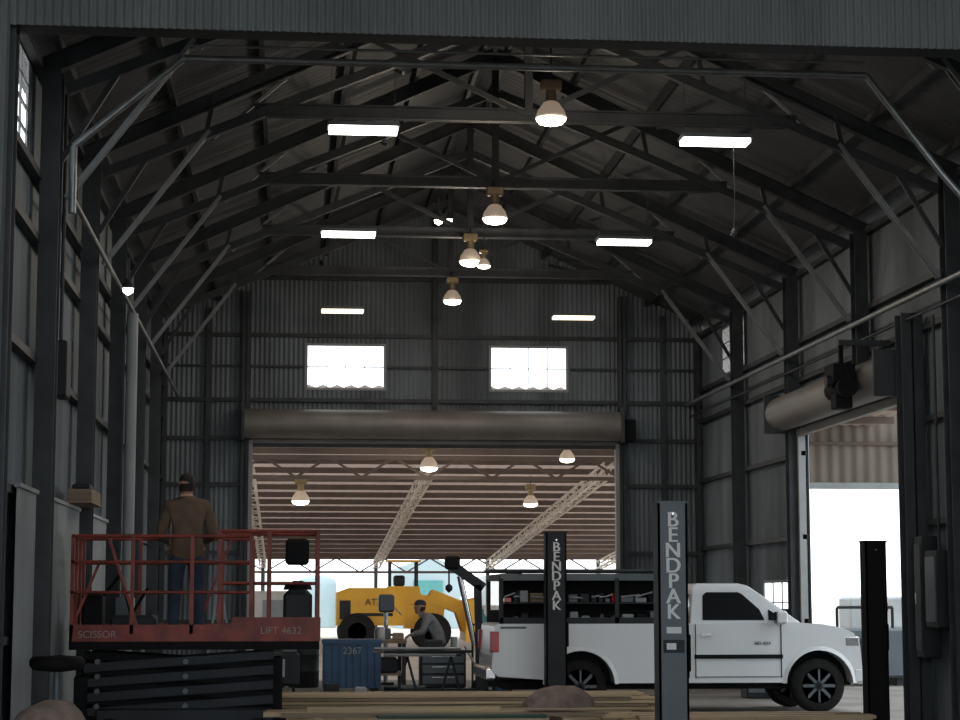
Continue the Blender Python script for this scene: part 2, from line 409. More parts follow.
# ------------------------------------------------------------------ truck
def arc(cx,cz,r,a0,a1,n=14): return [(cx+r*math.cos(math.radians(a0+(a1-a0)*i/n)),cz+r*math.sin(math.radians(a0+(a1-a0)*i/n))) for i in range(n+1)]
T=empty('pickup_truck',(2.95,29.2,0))
RW_,FW_=1.30,4.85
prof=[(.0,.62),(.0,.75),(.04,1.28),(.07,1.31),(2.88,1.31),(4.45,1.33),(4.9,1.30),(5.2,1.25),(5.38,1.17),(5.47,1.0),(5.5,.6),(5.44,.45)]
prof+=[(FW_+.5,.45)]+arc(FW_,.42,.5,4,176)+[(FW_-.5,.45),(RW_+.5,.45)]+arc(RW_,.42,.5,4,176)+[(RW_-.5,.5),(.1,.55)]
MB().prism(prof,0,2.0,'white').done('body',T,bevel=.045)
b=MB()
for c in (RW_,FW_): b.box(c-.55,c+.55,.3,1.7,.4,.95,'black')
b.box(.2,5.3,.3,1.7,.35,.46,'black')
b.done('chassis',T)
yb,yt=.04,.2
base=[(2.93,yb,1.30),(4.62,yb,1.30),(4.62,2-yb,1.30),(2.93,2-yb,1.30)]
mid=[(2.99,yt-.03,1.80),(3.93,yt-.03,1.80),(3.93,2.03-yt,1.80),(2.99,2.03-yt,1.80)]
m2_=[(3.02,yt,1.86),(3.84,yt,1.865),(3.84,2-yt,1.865),(3.02,2-yt,1.86)]
top=[(3.12,yt+.12,1.90),(3.72,yt+.12,1.90),(3.72,1.88-yt,1.90),(3.12,1.88-yt,1.90)]
MB().loft([base,mid,m2_,top],'white').done('cab',T,bevel=.02)
def sd(x,z,o=-.008,far=False):
    t=(z-1.3)/.5; y=yb+(yt-.03-yb)*t+o
    return (x,2-y if far else y,z)
b=MB()
for far in (False,True):
    b.add([sd(3.12,1.36,far=far),sd(4.05,1.36,far=far),sd(3.98,1.52,far=far),sd(3.74,1.74,far=far),sd(3.68,1.77,far=far),sd(3.2,1.77,far=far),sd(3.14,1.72,far=far)],[(0,1,2,3,4,5,6)],'glass')
    b.add([sd(4.11,1.36,far=far),sd(4.40,1.34,far=far),sd(4.11,1.52,far=far)],[(0,1,2)],'glass')
def ws(t,y): return (4.62+(3.93-4.62)*t+.008,y,1.30+.5*t+.008)
b.add([ws(.06,.1),ws(.06,1.9),ws(.95,1.78),ws(.95,.22)],[(0,1,2,3)],'glass')
b.add([(2.945,.2,1.36),(2.945,1.8,1.36),(2.975,1.72,1.74),(2.975,.28,1.74)],[(0,1,2,3)],'glass')
b.done('windows',T)
b=MB()
for x in (2.9,3.0,4.28): b.box(x-.006,x+.006,-.012,-.002,.52,1.3,'black')
b.box(3.0,4.28,-.012,-.002,.53,.54,'black')
b.box(2.98,4.3,-.03,-.004,.80,.86,'black'); b.box(3.08,3.25,-.04,-.004,1.13,1.17,'chrome')
b.box(RW_+.55,FW_-.55,.01,.06,.44,.5,'liftd')
b.box(4.18,4.34,-.2,-.02,1.30,1.50,'white',.03); b.box(4.17,4.19,-.18,-.04,1.32,1.48,'glass'); b.box(4.2,4.3,-.05,.1,1.32,1.37,'black')
for c in (RW_,FW_):
    A=arc(c,.42,.5,2,178,18); Bq=arc(c,.42,.56,2,178,18)
    v=[(x,-.03,z) for x,z in A]+[(x,-.002,z) for x,z in Bq]; n=19
    b.add(v,[(i,i+1,n+i+1,n+i) for i in range(n-1)],'white',True)
    v=[(x,2.03,z) for x,z in A]+[(x,2.002,z) for x,z in Bq]
    b.add(v,[(i,i+1,n+i+1,n+i) for i in range(n-1)],'white',True)
b.box(-.02,.1,-.015,.14,.90,1.2,'taill',.01); b.box(-.02,.1,1.86,2.015,.90,1.2,'taill',.01)
b.box(5.25,5.46,-.008,.3,.97,1.12,'chrome',.02); b.box(5.25,5.46,1.7,2.008,.97,1.12,'chrome',.02)
b.box(5.43,5.51,.32,1.68,.72,1.14,'black',.02); b.box(5.44,5.53,.3,1.7,.9,.95,'chrome')
b.box(5.36,5.56,-.01,2.01,.42,.68,'white',.05); b.box(-.1,.06,.02,1.98,.5,.68,'chrome',.03)
b.box(.12,.5,-.006,-.001,1.24,1.27,'liftg')
b.path([(4.5,.1,1.31),(4.56,.1,2.0)],.005,'black')
b.done('trim',T)
for c in (RW_,FW_):
    for y in (.04,1.7):
        w=MB(); w.lathe((c,y,.4),[(.25,.0),(.33,-.0),(.39,.03),(.4,.08),(.4,.2),(.38,.25),(.2,.26)],'tyre',28,'y')
        w.lathe((c,y,.4),[(.02,.0),(.07,-.005),(.08,.04),(.22,.07),(.255,.0)],'liftd',24,'y')
        for q in range(8):
            a=q*math.pi/4; w.beam((c+.06*math.cos(a),y+.01,.4+.06*math.sin(a)),(c+.24*math.cos(a),y+.015,.4+.24*math.sin(a)),.03,.045,'liftg')
        w.done('wheel',T)
# topper / tool rack
b=MB()
b.loft([[(.12,.06,1.94),(2.85,.06,1.94),(2.85,1.94,1.94),(.12,1.94,1.94)],[(.16,.12,2.04),(2.8,.12,2.04),(2.8,1.88,2.04),(.16,1.88,2.04)]],'liftg')
for x in (.14,.95,1.85,2.8):
    for y in (.08,1.92): b.beam((x,y,1.31),(x,y,1.97),.06,.06,'liftd')
b.box(.12,2.85,.05,.11,1.31,1.4,'liftd'); b.box(.12,2.85,1.88,1.94,1.31,1.5,'liftd')
b.box(.2,2.8,.7,.73,1.32,1.95,'black')
b.box(.2,2.8,.15,.7,1.60,1.62,'liftd')
cols=['liftd','panel','black','panel','liftg','liftd','wood2','liftg','liftg','liftd','taill','tank']
x=.2
while x<2.65:
    w=random.uniform(.06,.2); b.box(x,x+w,.2,.6,1.62,1.62+random.uniform(.05,.2),random.choice(cols),.01)
    if random.random()<.5: b.cyl((x,.17,1.7),(x+w*1.5,.17,1.66+random.uniform(0,.12)),.014,'pipe',n=8)
    b.box(x+.02,x+w,.18,.55,1.33,1.33+random.uniform(.06,.18),random.choice(cols),.01); x+=w+.03
for y in (.3,.5,1.2): b.cyl((.0,y,2.085),(2.9,y,2.085),.025,'steel')
for x in (.4,2.5): b.box(x,x+.05,.1,1.9,2.04,2.065,'black')
b.done('tool_topper',T)
text('door_badge','HD 4X4',(4.0,-.016,1.0),.07,'btext',T)

# engine hoist behind truck
b=MB()
b.beam((3.2,33.2,.12),(1.9,33.2,.12),.1,.1,'liftd').beam((3.2,34.0,.12),(1.9,34.0,.12),.1,.1,'liftd').beam((3.2,33.2,.12),(3.2,34.0,.12),.1,.1,'liftd')
for x in (1.95,3.2):
    for y in (33.2,34.0): b.cyl((x,y-.03,.06),(x,y+.03,.06),.06,'tyre')
b.beam((3.2,33.6,.1),(3.15,33.6,1.9),.12,.12,'liftd').beam((3.25,33.6,1.85),(2.65,33.6,2.28),.12,.16,'liftd').cyl((3.1,33.6,.9),(2.85,33.6,2.05),.05,'chrome')
b.box(2.6,2.85,33.5,33.7,2.16,2.38,'black',.03)
b.path([(2.67,33.6,2.25),(2.67,33.6,1.9)],.015,'steel').lathe((2.67,33.6,1.82),[(.01,.1),(.06,.06),(.06,0),(.01,-.05)],'liftd')
b.done('engine_hoist')

# ------------------------------------------------------------------ lift posts
def post(x,y,h,w,k,letters,lsize,z0):
    e=empty('car_lift_post',(x,y,0)); b=MB(); hw=w/2
    b.box(-w,w,-w,w,0,.03,k)
    b.box(-hw,hw,-hw*.9,-hw*.9+.02,.03,h,k); b.box(-hw,-hw+.02,-hw*.9,hw,.03,h,k); b.box(hw-.02,hw,-hw*.9,hw,.03,h,k)
    b.box(-hw-.01,hw+.01,-hw,hw+.01,h,h+.02,k); b.box(-hw*.7,hw*.7,-hw*.3,hw*.8,.4,1.0,'liftd')
    b.box(hw,hw+.04,-.04,.04,1.0,1.35,'black',.01)
    for q in (-1,1): b.beam((q*hw*.9,0,.03),(q*w*.95,0,.03),.02,.1,k)
    b.cyl((0,-hw*.9,h-.1),(0,-hw*.9-.02,h-.1),.012,'chrome')
    b.done('column',e)
    if letters:
        for dx in (-.005,.005): text('lettering','\n'.join(letters),(dx,-hw*.9-.004-abs(dx)*.1*(dx>0),z0),lsize,'wtext',e,spacing=.72,bold=.0)
    return e
p1=post(3.76,28.3,2.6,.29,'liftd','BENDPAK',.19,2.34)
p2=post(3.6,18.8,2.58,.28,'liftg','BENDPAK',.2,2.36)
MB().box(-.07,.07,-.142,-.127,1.36,1.42,'wtext').box(-.1,.1,-.135,-.127,1.18,1.30,'liftd').box(-.07,.02,-.138,-.127,1.21,1.27,'wtext').done('label',p2)
p3=post(7.7,26.0,2.42,.28,'black','',.2,2.3)

# ------------------------------------------------------------------ scissor lift
X0,X1,Y0,Y1=-2.36,.34,22.15,23.35
SLF=empty('scissor_lift')
b=MB()
b.box(X0+.15,X1-.35,Y0+.1,Y1-.1,.14,.42,'black',.03); b.box(X0+.3,X1-.5,Y0+.04,Y0+.1,.2,.5,'liftd',.02)
for x in (X0+.45,X1-.65):
    for y in (Y0+.02,Y1-.2): b.lathe((x,y,.2),[(.08,0),(.19,0),(.2,.03),(.2,.15),(.19,.18),(.08,.18)],'tyre',20,'y'); 
b.box(X0+.05,X0+.2,Y0+.1,Y1-.1,.25,.85,'black',.02)
b.box(X0+.1,X1-.4,Y0+.35,Y1-.35,.4,1.05,'black',.02)
for i in range(4):
    z0=.45+i*.16; 
    for y in (Y0+.15,Y1-.2):
        b.beam((X0+.15,y,z0),(X1-.5,y,z0+.14),.05,.09,'liftd'); b.beam((X0+.15,y+.06,z0+.14),(X1-.5,y+.06,z0),.05,.09,'black')
    b.cyl((X0+.3,Y0+.1,z0+.07),(X0+.3,Y1-.1,z0+.07),.03,'liftg'); b.cyl(((X0+X1)/2-.1,Y0+.1,z0+.07),((X0+X1)/2-.1,Y1-.1,z0+.07),.03,'liftg')
b.box(X0,X1,Y0,Y1,1.13,1.22,'black')
for (y,) in ((Y0,),(Y1-.03,)): b.box(X0,X1-.02,y,y+.03,1.22,1.4,'red')
b.box(X0+1.75,X1+.01,Y0-.02,Y0+.01,1.22,1.48,'red')
b.box(X0,X0+.03,Y0,Y1,1.22,1.4,'red'); b.box(X1-.03,X1,Y0,Y1,1.22,1.4,'red')
b.done('base_and_deck',SLF)
b=MB(); r=.02
def rails(xa,xb,y,top,posts,midz=(1.75,2.08)):
    b.cyl((xa,y,top),(xb,y,top),r,'red',n=8)
    for z in midz: b.cyl((xa,y,z),(xb,y,z),r*.8,'red',n=8)
    for i in range(posts):
        x=xa+(xb-xa)*i/(posts-1); b.beam((x,y,1.3),(x,y,top),.04,.04,'red')
rails(X0+.02,X1-.75,Y0+.02,2.36,4); rails(X0+.02,X1-.75,Y1-.02,2.36,4)
rails(X1-1.1,X1-.02,Y0+.07,2.42,3,(1.85,)); rails(X1-1.1,X1-.02,Y1-.07,2.42,3,(1.85,))
for x,tp in ((X0+.02,2.36),(X1-.02,2.42)):
    for z in (tp,1.75,2.08): b.cyl((x,Y0,z),(x,Y1,z),r,'red',n=8)
    for y in (Y0+.4,Y1-.4): b.beam((x,y,1.3),(x,y,tp),.04,.04,'red')
b.beam((X0+.75,Y0+.03,1.3),(X0+.4,Y0+.03,2.35),.03,.03,'red')
b.beam((X0+.02,Y0+.2,1.4),(X0+.3,Y0+.2,2.1),.03,.03,'red')
b.beam((X0+1.3,Y1-.05,1.3),(X0+1.7,Y1-.05,2.35),.03,.03,'red')
b.done('guard_rails',SLF)
b=MB(); b.box(X1-.38,X1-.12,Y0+.12,Y0+.3,2.05,2.34,'black',.03).box(X1-.4,X1-.08,Y0+.15,Y0+.6,1.225,1.78,'liftd',.06).lathe((X1-.24,Y0+.37,1.78),[(.16,0),(.14,.06),(.05,.1)],'black')
b.box(X0+.1,X0+.32,Y0+.3,Y0+.7,1.225,1.75,'black',.04); b.box(X0+.4,X0+.9,Y0+.4,Y0+.75,1.225,1.5,'liftd',.04)
b.path([(X0+.3,Y0+.5,1.7),(X0+.5,Y0+.45,1.95),(X0+.62,Y0+.5,1.5),(X0+.8,Y0+.5,1.8)],.018,'black'); b.done('control_box_and_gear',SLF)
text('deck_lettering','LIFT 4632',(X1-.42,Y0-.024,1.30),.11,'gtext',SLF)
text('deck_lettering_2','SCISSOR',(X0+.3,Y0-.004,1.26),.11,'gtext',SLF)

# ------------------------------------------------------------------ people
def person(name,loc,rz,J,cloth,legs,cap=None,sc=1.0):
    """J: joints in local coords, person faces +Y."""
    P=empty(name,loc); P.rotation_euler.z=rz; P.scale=(sc,sc,sc)
    V=[];E=[];R=[]
    def a(p,r,par=None):
        V.append(p);R.append(r if isinstance(r,tuple) else (r,r))
        if par is not None:E.append((par,len(V)-1))
        return len(V)-1
    pel=a(J['pelvis'],(.165,.125))
    sp=a(J['spine'],(.17,.135),pel); ch=a(J['chest'],(.20,.145),sp); nb=a(J['neck'],(.085,.08),ch); hd=a(J['headbase'],(.062,.065),nb)
    for s in ('l','r'):
        sh=a(J['sh_'+s],(.09,.09),ch); el=a(J['el_'+s],(.064,.064),sh); wr=a(J['wr_'+s],(.045,.045),el)
        hp=a(J['hip_'+s],(.105,.105),pel); kn=a(J['kn_'+s],(.075,.078),hp); an=a(J['an_'+s],(.055,.057),kn)
        to=a(J['toe_'+s],(.045,.036),an)
    me=bpy.data.meshes.new('tmp'); me.from_pydata(V,E,[]); ob=bpy.data.objects.new('tmp',me); C.collection.objects.link(ob)
    md=ob.modifiers.new('s','SKIN'); md.use_smooth_shade=True
    for i,sv in enumerate(me.skin_vertices[0].data): sv.radius=R[i]; sv.use_root=(i==0)
    ob.modifiers.new('ss','SUBSURF').levels=2
    dg=C.evaluated_depsgraph_get(); dg.update(); m2=bpy.data.meshes.new_from_object(ob.evaluated_get(dg)); bpy.data.objects.remove(ob)
    m2.materials.clear()
    for k in (cloth,legs,'boot','skin'): m2.materials.append(M[k])
    pz=J['pelvis'][2]; az=min(J['an_l'][2],J['an_r'][2])+.05; nz=J['neck'][2]+.03
    for p in m2.polygons:
        c=p.center; p.use_smooth=True
        near=min((c-Vector(J['wr_l'])).length,(c-Vector(J['wr_r'])).length)
        if near<.05: p.material_index=3
        elif c.z>nz and (c-Vector(J['headbase'])).length<.2: p.material_index=3
        elif c.z<az: p.material_index=2
        elif c.z<pz-.06 and min((c-Vector(J['el_l'])).length,(c-Vector(J['el_r'])).length)>.12 and near>.2: p.material_index=1
        else: p.material_index=0
    body=bpy.data.objects.new('body',m2); C.collection.objects.link(body); body.parent=P
    h=Vector(J['headbase'])+Vector((0,.02,.09)); b=MB()
    rings=[]; N=20
    prof=[(-.125,.035,.035,.03),(-.11,.052,.06,.022),(-.08,.066,.082,.012),(-.04,.074,.092,.004),(0,.078,.098,0),(.04,.079,.101,-.004),(.08,.07,.09,-.006),(.108,.048,.062,-.006),(.122,.018,.024,-.006)]
    for z,rx,ry,oy in prof:
        rings.append([(h.x+rx*math.cos(t*2*math.pi/N),h.y+oy+ry*math.sin(t*2*math.pi/N),h.z+z) for t in range(N)])
    b.loft(rings,'skin',True,True)
    b.loft([[(h.x-.012,h.y+.09,h.z+.02),(h.x+.012,h.y+.09,h.z+.02),(h.x,h.y+.1,h.z+.022)],[(h.x-.018,h.y+.088,h.z-.035),(h.x+.018,h.y+.088,h.z-.035),(h.x,h.y+.122,h.z-.03)]],'skin')
    b.box(h.x-.025,h.x+.025,h.y+.088,h.y+.096,h.z-.066,h.z-.056,'burlap')
    for q in (-1,1):
        b.lathe((h.x+q*.03,h.y+.088,h.z+.01),[(.002,-.01),(.011,-.004),(.012,.003),(.006,.01)],'eye',8,'y')
        b.lathe((h.x+q*.03,h.y+.0965,h.z+.01),[(.005,0),(.004,.003)],'hair',8,'y')
        b.box(h.x+q*.03-.015,h.x+q*.03+.015,h.y+.09,h.y+.1,h.z+.028,h.z+.034,'hair')
        b.loft([[(h.x+q*.074,h.y+.01+.02*math.cos(t),h.z-.005+.032*math.sin(t)) for t in [k*math.pi/4 for k in range(8)]],[(h.x+q*.09,h.y-.002+.024*math.cos(t),h.z+.0+.036*math.sin(t)) for t in [k*math.pi/4 for k in range(8)]]],'skin')
    rings=[]
    for z,rx,ry,oy in prof[2:]:
        if z<.03: ang=(math.pi*1.04,math.pi*1.96)
        else: ang=(0,2*math.pi)
        rings.append([(h.x+(rx+.01)*math.cos(ang[0]+(ang[1]-ang[0])*t/N),h.y+oy-.003+(ry+.01)*math.sin(ang[0]+(ang[1]-ang[0])*t/N),h.z+z+.004) for t in range(N)])
    b.loft(rings,'hair',True,True)
    if cap:
        rings=[]
        for z,rx,ry,oy in [(.045,.09,.112,-.004),(.085,.086,.106,-.006),(.12,.064,.08,-.006),(.14,.02,.03,-.006)]:
            rings.append([(h.x+rx*math.cos(t*2*math.pi/N),h.y+oy+ry*math.sin(t*2*math.pi/N),h.z+z) for t in range(N)])
        b.loft(rings,cap,True,True)
        b.loft([[(h.x+.075*math.cos(t),h.y+.05,h.z+.05+.006*k) for t in (0,math.pi)]+[(h.x+.075*math.cos(t),h.y+.08+.09*math.sin(t),h.z+.045+.006*k) for t in [math.pi*j/8 for j in range(8,-1,-1)]] for k in (0,1)],cap)
    b.done('head',P)
    b=MB(); n_=Vector(J['neck'])
    b.lathe((n_.x,n_.y,n_.z),[(.10,-.04),(.085,.03),(.075,.035),(.07,0)],cloth,16); b.done('collar',P)
    b=MB()
    for s in ('l','r'):
        t=Vector(J['toe_'+s]); n=Vector(J['an_'+s]); f=Vector((t.x-n.x,t.y-n.y,0)).normalized(); a_=n-f*.08; c_=t+f*.06
        b.beam((a_.x,a_.y,.022),(c_.x,c_.y,.022),.1,.044,'boot')
    b.done('boot_soles',P)
    for s in ('l','r'):
        w=Vector(J['wr_'+s]); e=Vector(J['el_'+s]); d=(w-e).normalized(); sg=-1 if s=='l' else 1
        side=Vector((1,0,0)); side=(side-d*side.dot(d)).normalized(); dn=d.cross(side); 
        if dn.z>0: dn=-dn
        V=[];E=[];R=[]
        a(tuple(w-d*.02),(.028,.028)); pm=a(tuple(w+d*.05),(.038,.018),0)
        for j,(o_,ln) in enumerate(((-.033,.062),(-.011,.075),(.011,.07),(.033,.055))):
            q=a(tuple(w+d*.085+side*o_),(.011,.011),pm); q=a(tuple(w+d*(.085+ln*.45)+side*o_*1.1+dn*.012),(.009,.009),q); q=a(tuple(w+d*(.085+ln*.6)+side*o_*1.1+dn*.04),(.008,.008),q); q=a(tuple(w+d*(.085+ln*.45)+side*o_*1.1+dn*.058),(.007,.007),q)
        q=a(tuple(w+d*.04-side*sg*.04+dn*.012),(.012,.012),pm); q=a(tuple(w+d*.07-side*sg*.055+dn*.035),(.009,.009),q); a(tuple(w+d*.095-side*sg*.045+dn*.05),(.008,.008),q)
        me=bpy.data.meshes.new('hand_'+s); me.from_pydata(V,E,[]); ob=bpy.data.objects.new('hand_'+s,me); C.collection.objects.link(ob); ob.parent=P
        me.materials.append(M['skin'])
        md=ob.modifiers.new('s','SKIN'); md.use_smooth_shade=True
        for i,sv in enumerate(me.skin_vertices[0].data): sv.radius=R[i]; sv.use_root=(i==0)
        ob.modifiers.new('ss','SUBSURF').levels=1
    return P
stand=dict(pelvis=(0,0,.95),spine=(0,-.005,1.12),chest=(0,0,1.36),neck=(0,.01,1.50),headbase=(-.01,.03,1.57),
 sh_l=(-.19,0,1.42),sh_r=(.19,0,1.42),el_l=(-.28,.03,1.14),el_r=(.28,.02,1.14),wr_l=(-.2,.28,1.05),wr_r=(.2,.28,1.05),
 hip_l=(-.1,0,.88),hip_r=(.1,0,.88),kn_l=(-.12,.02,.49),kn_r=(.12,.03,.49),an_l=(-.13,-.01,.1),an_r=(.14,0,.1),toe_l=(-.15,.13,.05),toe_r=(.18,.14,.05))
person('man_in_tan_jacket',(-1.15,22.9,1.222),.08,stand,'jacket','jeans',sc=1.05)
bend=dict(pelvis=(0,-.08,.92),spine=(0,0,1.08),chest=(0,.14,1.27),neck=(0,.25,1.37),headbase=(0,.3,1.42),
 sh_l=(-.19,.16,1.31),sh_r=(.19,.16,1.31),el_l=(-.27,.24,1.06),el_r=(.27,.26,1.06),wr_l=(-.18,.46,1.0),wr_r=(.18,.46,1.02),
 hip_l=(-.1,-.07,.86),hip_r=(.1,-.07,.86),kn_l=(-.12,0,.48),kn_r=(.12,.02,.48),an_l=(-.13,-.06,.1),an_r=(.14,-.02,.1),toe_l=(-.15,.08,.05),toe_r=(.17,.12,.05))
person('man_at_workbench',(2.75,37.4,0),math.radians(80),bend,'shirt','jeans',cap='jeans')

# ------------------------------------------------------------------ rear clutter
b=MB()
b.box(1.5,2.15,36.7,38.2,.86,.92,'wood2')
for x in (1.55,2.1):
    for y in (36.75,38.15): b.beam((x,y,0),(x,y,.86),.07,.07,'liftd')
b.box(1.55,2.1,36.75,38.15,.28,.32,'wood2')
b.box(1.6,1.9,37.5,37.8,.92,1.12,'liftg',.02); b.box(1.9,2.1,36.8,37.0,.92,1.05,'burlap',.02); b.cyl((1.7,37.1,.92),(1.7,37.1,1.15),.07,'tank'); b.box(1.65,2.0,36.9,37.6,.32,.6,'liftd',.03)
b.done('workbench')
b=MB(); b.box(.62,1.64,35.8,36.6,.1,.93,'blue')
for i in range(8): b.box(.66+i*.125,.70+i*.125,35.77,35.8,.12,.9,'blue')
b.box(.6,1.66,35.76,36.62,.88,.95,'blue'); b.box(.64,.8,35.85,36.55,0,.1,'liftd'); b.box(1.45,1.6,35.85,36.55,0,.1,'liftd')
B=b.done('blue_bin'); text('bin_number','2367',(1.13,35.75,.7),.17,'panel',B)
b=MB()
b.lathe((3.5,36.5,0),[(.12,0),(.12,1.2),(.1,1.32),(.04,1.4),(.04,1.48)],'teal').lathe((3.8,36.5,0),[(.12,0),(.12,1.1),(.1,1.22),(.04,1.3),(.04,1.38)],'blue')
b.box(3.3,4.0,36.3,36.75,-.0,.03,'liftd'); b.path([(3.35,36.7,.03),(3.35,36.7,1.2),(3.95,36.7,1.2),(3.95,36.7,.03)],.02,'liftd'); b.done('gas_cylinder_cart')
b=MB(); b.box(2.3,3.1,35.2,35.7,.12,.75,'liftd',.03)
for z in (.2,.38,.56): b.box(2.34,3.06,35.18,35.2,z,z+.14,'liftg'); b.box(2.5,2.9,35.16,35.18,z+.1,z+.12,'chrome')
for x in (2.38,3.02):
    for y in (35.26,35.64): b.cyl((x,y-.02,.06),(x,y+.02,.06),.06,'tyre')
b.box(2.4,2.7,35.25,35.6,.75,.95,'liftd',.03); b.cyl((2.9,35.4,.75),(2.9,35.4,1.0),.06,'panel'); b.done('tool_chest')
def drum(x,y,k):
    b=MB(); b.lathe((x,y,0),[(.27,0),(.29,.02),(.29,.3),(.3,.31),(.29,.33),(.29,.6),(.3,.61),(.29,.63),(.29,.87),(.27,.88)],k); b.lathe((x+.12,y,.88),[(.04,0),(.04,.03)],'chrome'); b.done('oil_drum')
drum(-.35,38.2,'liftd'); drum(.3,38.5,'liftd')
b=MB(); b.box(-.6,.2,34.5,35.0,.2,.75,'liftd',.04).box(-.55,-.05,34.48,34.5,.35,.65,'panel').cyl((-.45,34.48,.25),(-.45,35.02,.25),.2,'tyre').path([(-.6,34.6,.7),(-.85,34.6,.95),(-.85,34.9,.95),(-.6,34.9,.7)],.02,'pipe').box(-.1,.15,34.6,34.9,.75,.9,'liftg',.02).beam((.1,34.7,0),(.1,34.7,.25),.05,.05,'liftd'); b.done('welding_machine')
b=MB()
for i in range(3): b.box(.4,1.6,33.2+i*.4,33.3+i*.4,0,.1,'wood2')
for i in range(7): b.box(.4+i*.175,.53+i*.175,33.2,34.1,.1,.125,'wood')
b.box(.6,.85,33.4,33.7,.125,.28,'liftd',.02); b.box(1.1,1.3,33.4,33.7,.125,.22,'panel',.02); b.done('pallet')
b=MB(); b.lathe((4.3,38.0,0),[(.25,0),(.27,.3),(.3,.75),(.32,.8)],'liftd'); b.done('trash_can')
b=MB(); random.seed(11)
for (x,y) in ((1.9,32.3),(2.6,32.3)):
    b.beam((x-.2,y,0),(x,y,.75),.04,.04,'liftd'); b.beam((x+.2,y,0),(x,y,.75),.04,.04,'liftd')
for i in range(9): 
    o=random.uniform(-.3,.2); z=.78+.05*(i%3); yy=32.2+.05*(i//3); b.cyl((1.6+o,yy,z),(2.75+o,yy,z+.0),.022,random.choice(['pipe','liftd','burlap','panel']),n=8)
b.done('pipe_rack')
b=MB()
for i in range(5):
    pts=[(2.0+.35*math.cos(t*.5+i),34.7+.25*math.sin(t*.5+i),.03+i*.035) for t in range(14)]; b.path(pts,.02,'black' if i%2 else 'liftg',n=6)
b.done('hose_coil')
b=MB(); b.cyl((3.25,34.9,.35),(3.9,34.9,.35),.2,'liftd',n=20).box(3.4,3.75,34.8,35.0,.55,.8,'liftg',.02).lathe((3.3,34.7,.15),[(.05,0),(.15,.02),(.15,.08)],'tyre',14,'y').beam((3.85,34.9,0),(3.85,34.9,.2),.05,.05,'liftd').path([(3.25,34.9,.5),(3.05,34.9,.85)],.02,'pipe').done('air_compressor')
b=MB()
b.box(1.75,2.05,39.2,39.6,0,.05,'liftd').cyl((1.9,39.5,.05),(1.9,39.5,1.7),.045,'pipe').box(1.75,2.05,39.15,39.6,1.4,1.75,'liftg',.04).cyl((1.9,39.25,1.4),(1.9,39.25,1.15),.03,'chrome').box(1.72,2.08,39.1,39.45,.95,.99,'liftd').path([(2.05,39.3,1.5),(2.2,39.3,1.35)],.012,'chrome').done('drill_press')
b=MB()
for y in (38.6,39.0):
    b.beam((-1.6,y,0),(-1.35,y,1.9),.03,.07,'panel'); b.beam((-.95,y,0),(-1.3,y,1.9),.03,.05,'panel')
for i in range(1,7): b.box(-1.62+i*.035,-1.5+i*.035,38.6,39.0,i*.27,i*.27+.025,'pipe')
b.done('step_ladder')

# ------------------------------------------------------------------ outside, rear
b=MB()
b.prism([(-.1,.8),(2.1,.8),(2.1,1.85),(1.9,2.0),(.3,2.0),(-.1,1.85)],-.6,.6,'yellow')
b.box(.0,.35,-.62,.62,1.0,1.6,'liftd'); b.box(.5,1.7,-.62,-.6,1.1,1.2,'liftd')
b.prism([(1.5,1.8),(2.6,1.8),(2.55,2.05),(1.55,2.05)],-.55,.55,'yellow')
for x in (1.62,2.48):
    for y in (-.5,.5): b.beam((x,y,2.0),(x,y,2.85),.06,.06,'liftd')
b.box(1.75,2.1,-.3,.3,2.05,2.4,'liftd',.05)
b.box(1.52,2.6,-.58,.58,2.83,2.89,'yellow')
b.prism([(2.1,.7),(3.3,.7),(3.4,1.7),(2.1,1.85)],-.5,.5,'yellow')
for y in (-.5,.5): b.prism([(2.7,1.5),(3.0,1.95),(4.0,1.55),(4.2,.6),(3.95,.6),(3.75,1.2),(3.0,1.5)],y-.07,y+.07,'yellow')
b.prism([(4.0,.3),(4.9,.25),(4.95,.35),(4.4,.5),(4.5,1.7),(4.0,1.6)],-1.2,1.2,'yellow')
for x in (.55,2.95):
    for y in (-1.05,.65):
        b.lathe((x,y,.6),[(.3,0),(.52,0),(.6,.06),(.6,.34),(.52,.4),(.3,.4)],'tyre',24,'y'); b.lathe((x,y,.6),[(.05,.05),(.28,.02),(.3,.0)],'yellow',16,'y')
WL=b.done('wheel_loader',loc=(1.62,65,-.01)); text('loader_number','ATX',(1.1,-.63,1.45),.3,'btext',WL)
b=MB()
b.box(-2.5,.4,70,72,.0,1.9,'tank',.05).box(-2.3,-1.2,69.95,70,.3,1.6,'white').box(-.9,.2,69.95,70,.3,1.6,'panel'); b.done('storage_container')
b=MB(); b.prism([(6,0),(9.4,0),(9.4,3.3),(7.7,3.9),(6,3.3)],110,122,'bldg').box(6.8,8.4,109.9,110,0,2.6,'teal').box(11,13.5,112,120,0,2.9,'tank').done('distant_shed')
b=MB()
b.lathe((-1.0,112,0),[(1.1,0),(1.1,2.6),(1.0,2.9),(.3,3.1)],'tank').lathe((1.6,114,0),[(1.1,0),(1.1,2.4),(1.0,2.7),(.3,2.9)],'bldg').done('storage_tanks')
b=MB(); b.box(6.4,9.9,70,72,.5,1.4,'tank',.1).prism([(7.4,1.4),(9.4,1.4),(9.1,1.9),(7.8,1.9)],70.1,71.9,'glass')
for x in (7.2,9.1): b.lathe((x,69.98,.42),[(.1,0),(.38,0),(.42,.05),(.42,.2),(.1,.22)],'tyre',20,'y'); b.lathe((x,71.8,.42),[(.1,0),(.38,0),(.42,.05),(.42,.2),(.1,.22)],'tyre',20,'y')
b.done('parked_car')

